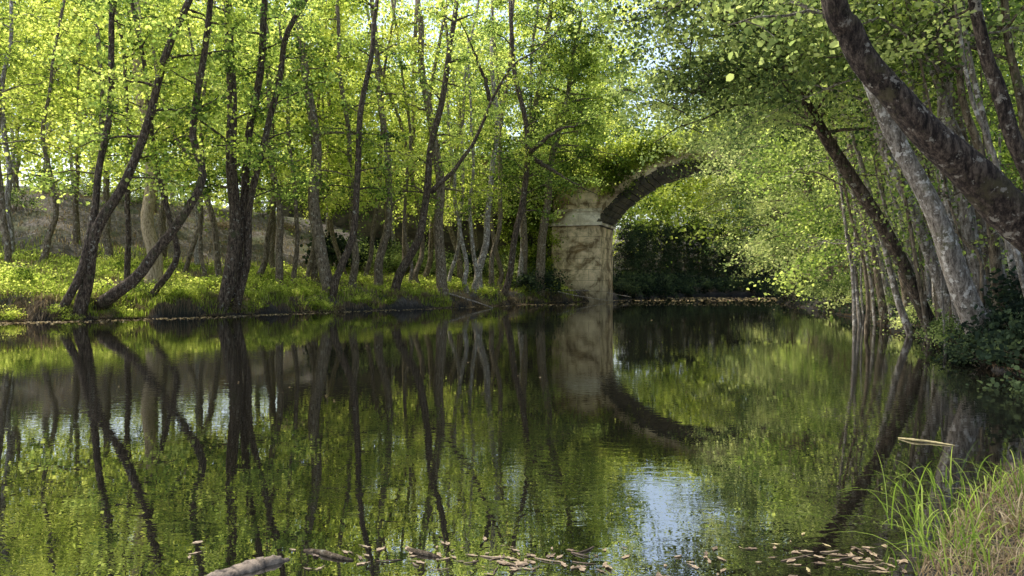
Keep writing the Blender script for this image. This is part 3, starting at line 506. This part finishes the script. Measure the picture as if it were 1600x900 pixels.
for i in range(22):
    cx=random.choice([600,680,760,820,880,930,1100,1230,1300,1340]); cx+=random.gauss(0,25); cy=random.uniform(858,892); dx=random.uniform(-28,28); dy=random.uniform(-6,6)
    stick('twig',[(cx-dx,cy-dy,.002),(cx+random.uniform(-4,4),cy+2,.005),(cx+dx,cy+dy,.002)],random.uniform(.002,.004),'tiny thin twig floating among the dead leaves along the bottom of the river','twig',random.choice([DL[0],DL[1]]),5,n=8,group='tiny twigs among the floating leaves')
for i,(p_,lab) in enumerate((([(845,455,52,1.2),(890,462,54,.6),(955,473,57,.05)],'long pale branch fallen from the bank into the water at the foot of the pier'),([(870,458,54,.9),(930,455,58,.8),(985,462,62,.3)],'thin dead branch lying across behind the pier foot'),([(700,455,42,.8),(745,470,42,.3),(770,486,40.5,.02)],'dead branch sloping from the bank into the water below the pale stems'))):
    mb=MB(); path=catmull([np.append(P(a_,b_,D)[:2],z_) for a_,b_,D,z_ in p_],12); mb.tube(path,np.linspace(.06,.02,12),5,.05); tag(mb.build('fallen_branch',MB_pale),lab,'branch')
n=900; px=rng.uniform(-50,860,n); D=np.interp(px,[b[0] for b in BT],[b[1] for b in BT])-np.abs(rng.normal(size=n))*.9-.15
n2=1500; px2=rng.uniform(830,1260,n2); D2=rng.uniform(46,78,n2)-np.abs(px2-1000)*.01
n3=50; px3=rng.uniform(100,1400,n3); D3=1/(rng.uniform(1/40,1/8,n3))
px=np.concatenate([px,px2,px3]); D=np.concatenate([D,D2,D3]); C=np.stack([(px-800)/F*D,D,0*D+.008],1); k=inside(C[:,0],C[:,1]); C=C[k]
o=leaves('floating_flecks',C,np.where(C[:,1]<23,.025,np.where(C[:,1]>58,.16,.10)),rng.uniform(.4,1,len(C)),ML_dry,None,(0,0,0),True,6); tag(o,'pale flecks and tiny leaves drifting on the river surface','floating debris',None,'stuff')
# near right mound
n=14000; x=rng.uniform(1.6,4.4,n); y=rng.uniform(2.4,4.9,n); k=~inside(x,y)&(segdist(x,y,RB)>.03); x,y=x[k],y[k]
blades('dry_tussock_grass',x,y,rng.uniform(.03,.14,len(x)),rng.uniform(.0012,.003,len(x)),ML_dry,1.9,label='matted dry grass on the mound in the bottom right corner')
def tuft(cx,cy,n,h,label,sp_=.12,am=math.pi,mat=ML_blade):
    V=[]; T=[]
    z=gz(cx,cy)-.03
    for i in range(n):
        a=random.gauss(am,1.2); le=random.uniform(.2,1.35); L=h*random.uniform(.35,1.25); w=random.uniform(.0025,.0055); bx,by=cx+random.gauss(0,sp_),cy+random.gauss(0,sp_)
        bz=max(z,gz(bx,by)-.05); d=np.array([math.cos(a),math.sin(a),0]); s=np.array([-d[1],d[0],0])*w; t_=random.random(); prev=None
        for j in range(8):
            q=j/7; p_=np.array([bx,by,bz])+d*L*le*q**1.6*.9+np.array([0,0,1])*L*(q-.6*le*q**2.6); ww=s*(1-q)**.6
            cur=(p_-ww,p_+ww)
            if prev: V.append([prev[0],prev[1],cur[1],cur[0]]); T.append(t_)
            prev=cur
    o=polys('grass_tuft',np.array(V),np.array(T),mat); tag(o,label,'grass'); return o
tuft(2.2,3.5,95,.38,'tallest tuft of long green grass arching over the water from the corner mound',.16)
tuft(1.88,3.15,60,.33,'tuft of green grass at the left foot of the corner mound',.13)
tuft(2.7,3.95,90,.33,'tuft of green grass at the right edge, on top of the corner mound',.25)
tuft(1.85,2.85,45,.25,'short grass tuft at the bottom edge, in the right corner')
tuft(2.35,3.3,90,.2,'straw-coloured tuft in the middle of the dry corner mound',.2,mat=ML_dry)
tuft(2.15,3.12,45,.22,'low green tuft in front of the straw-coloured one on the corner mound',.16)
# ---------------------------------------------------------------- light, sky, camera
sd=Vector((-.42,.24,.84)).normalized()
sun=bpy.data.lights.new('sun','SUN'); sun.energy=5; sun.angle=math.radians(.5); sun.color=(1,.96,.87); so=bpy.data.objects.new('sun',sun); COL.objects.link(so); so.rotation_euler=sd.to_track_quat('Z','Y').to_euler()
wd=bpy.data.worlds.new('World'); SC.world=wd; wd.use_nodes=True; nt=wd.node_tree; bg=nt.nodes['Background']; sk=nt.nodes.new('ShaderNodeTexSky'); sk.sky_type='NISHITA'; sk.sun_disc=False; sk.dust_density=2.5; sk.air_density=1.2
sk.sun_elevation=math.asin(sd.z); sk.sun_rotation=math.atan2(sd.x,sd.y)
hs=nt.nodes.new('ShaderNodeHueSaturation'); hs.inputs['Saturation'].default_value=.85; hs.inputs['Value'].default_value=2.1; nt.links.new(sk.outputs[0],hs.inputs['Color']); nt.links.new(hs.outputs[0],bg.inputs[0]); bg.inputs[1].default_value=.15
cam=bpy.data.cameras.new('camera'); cam.sensor_width=36; cam.lens=36*F/1600; cam.shift_y=-4/1600; cam.clip_end=2000; cam.clip_start=.05; co=bpy.data.objects.new('camera',cam); COL.objects.link(co); co.location=(0,0,CH); co.rotation_euler=(math.pi/2,0,0); SC.camera=co
SC.view_settings.view_transform='Standard'; SC.view_settings.look='None'; SC.view_settings.exposure=0
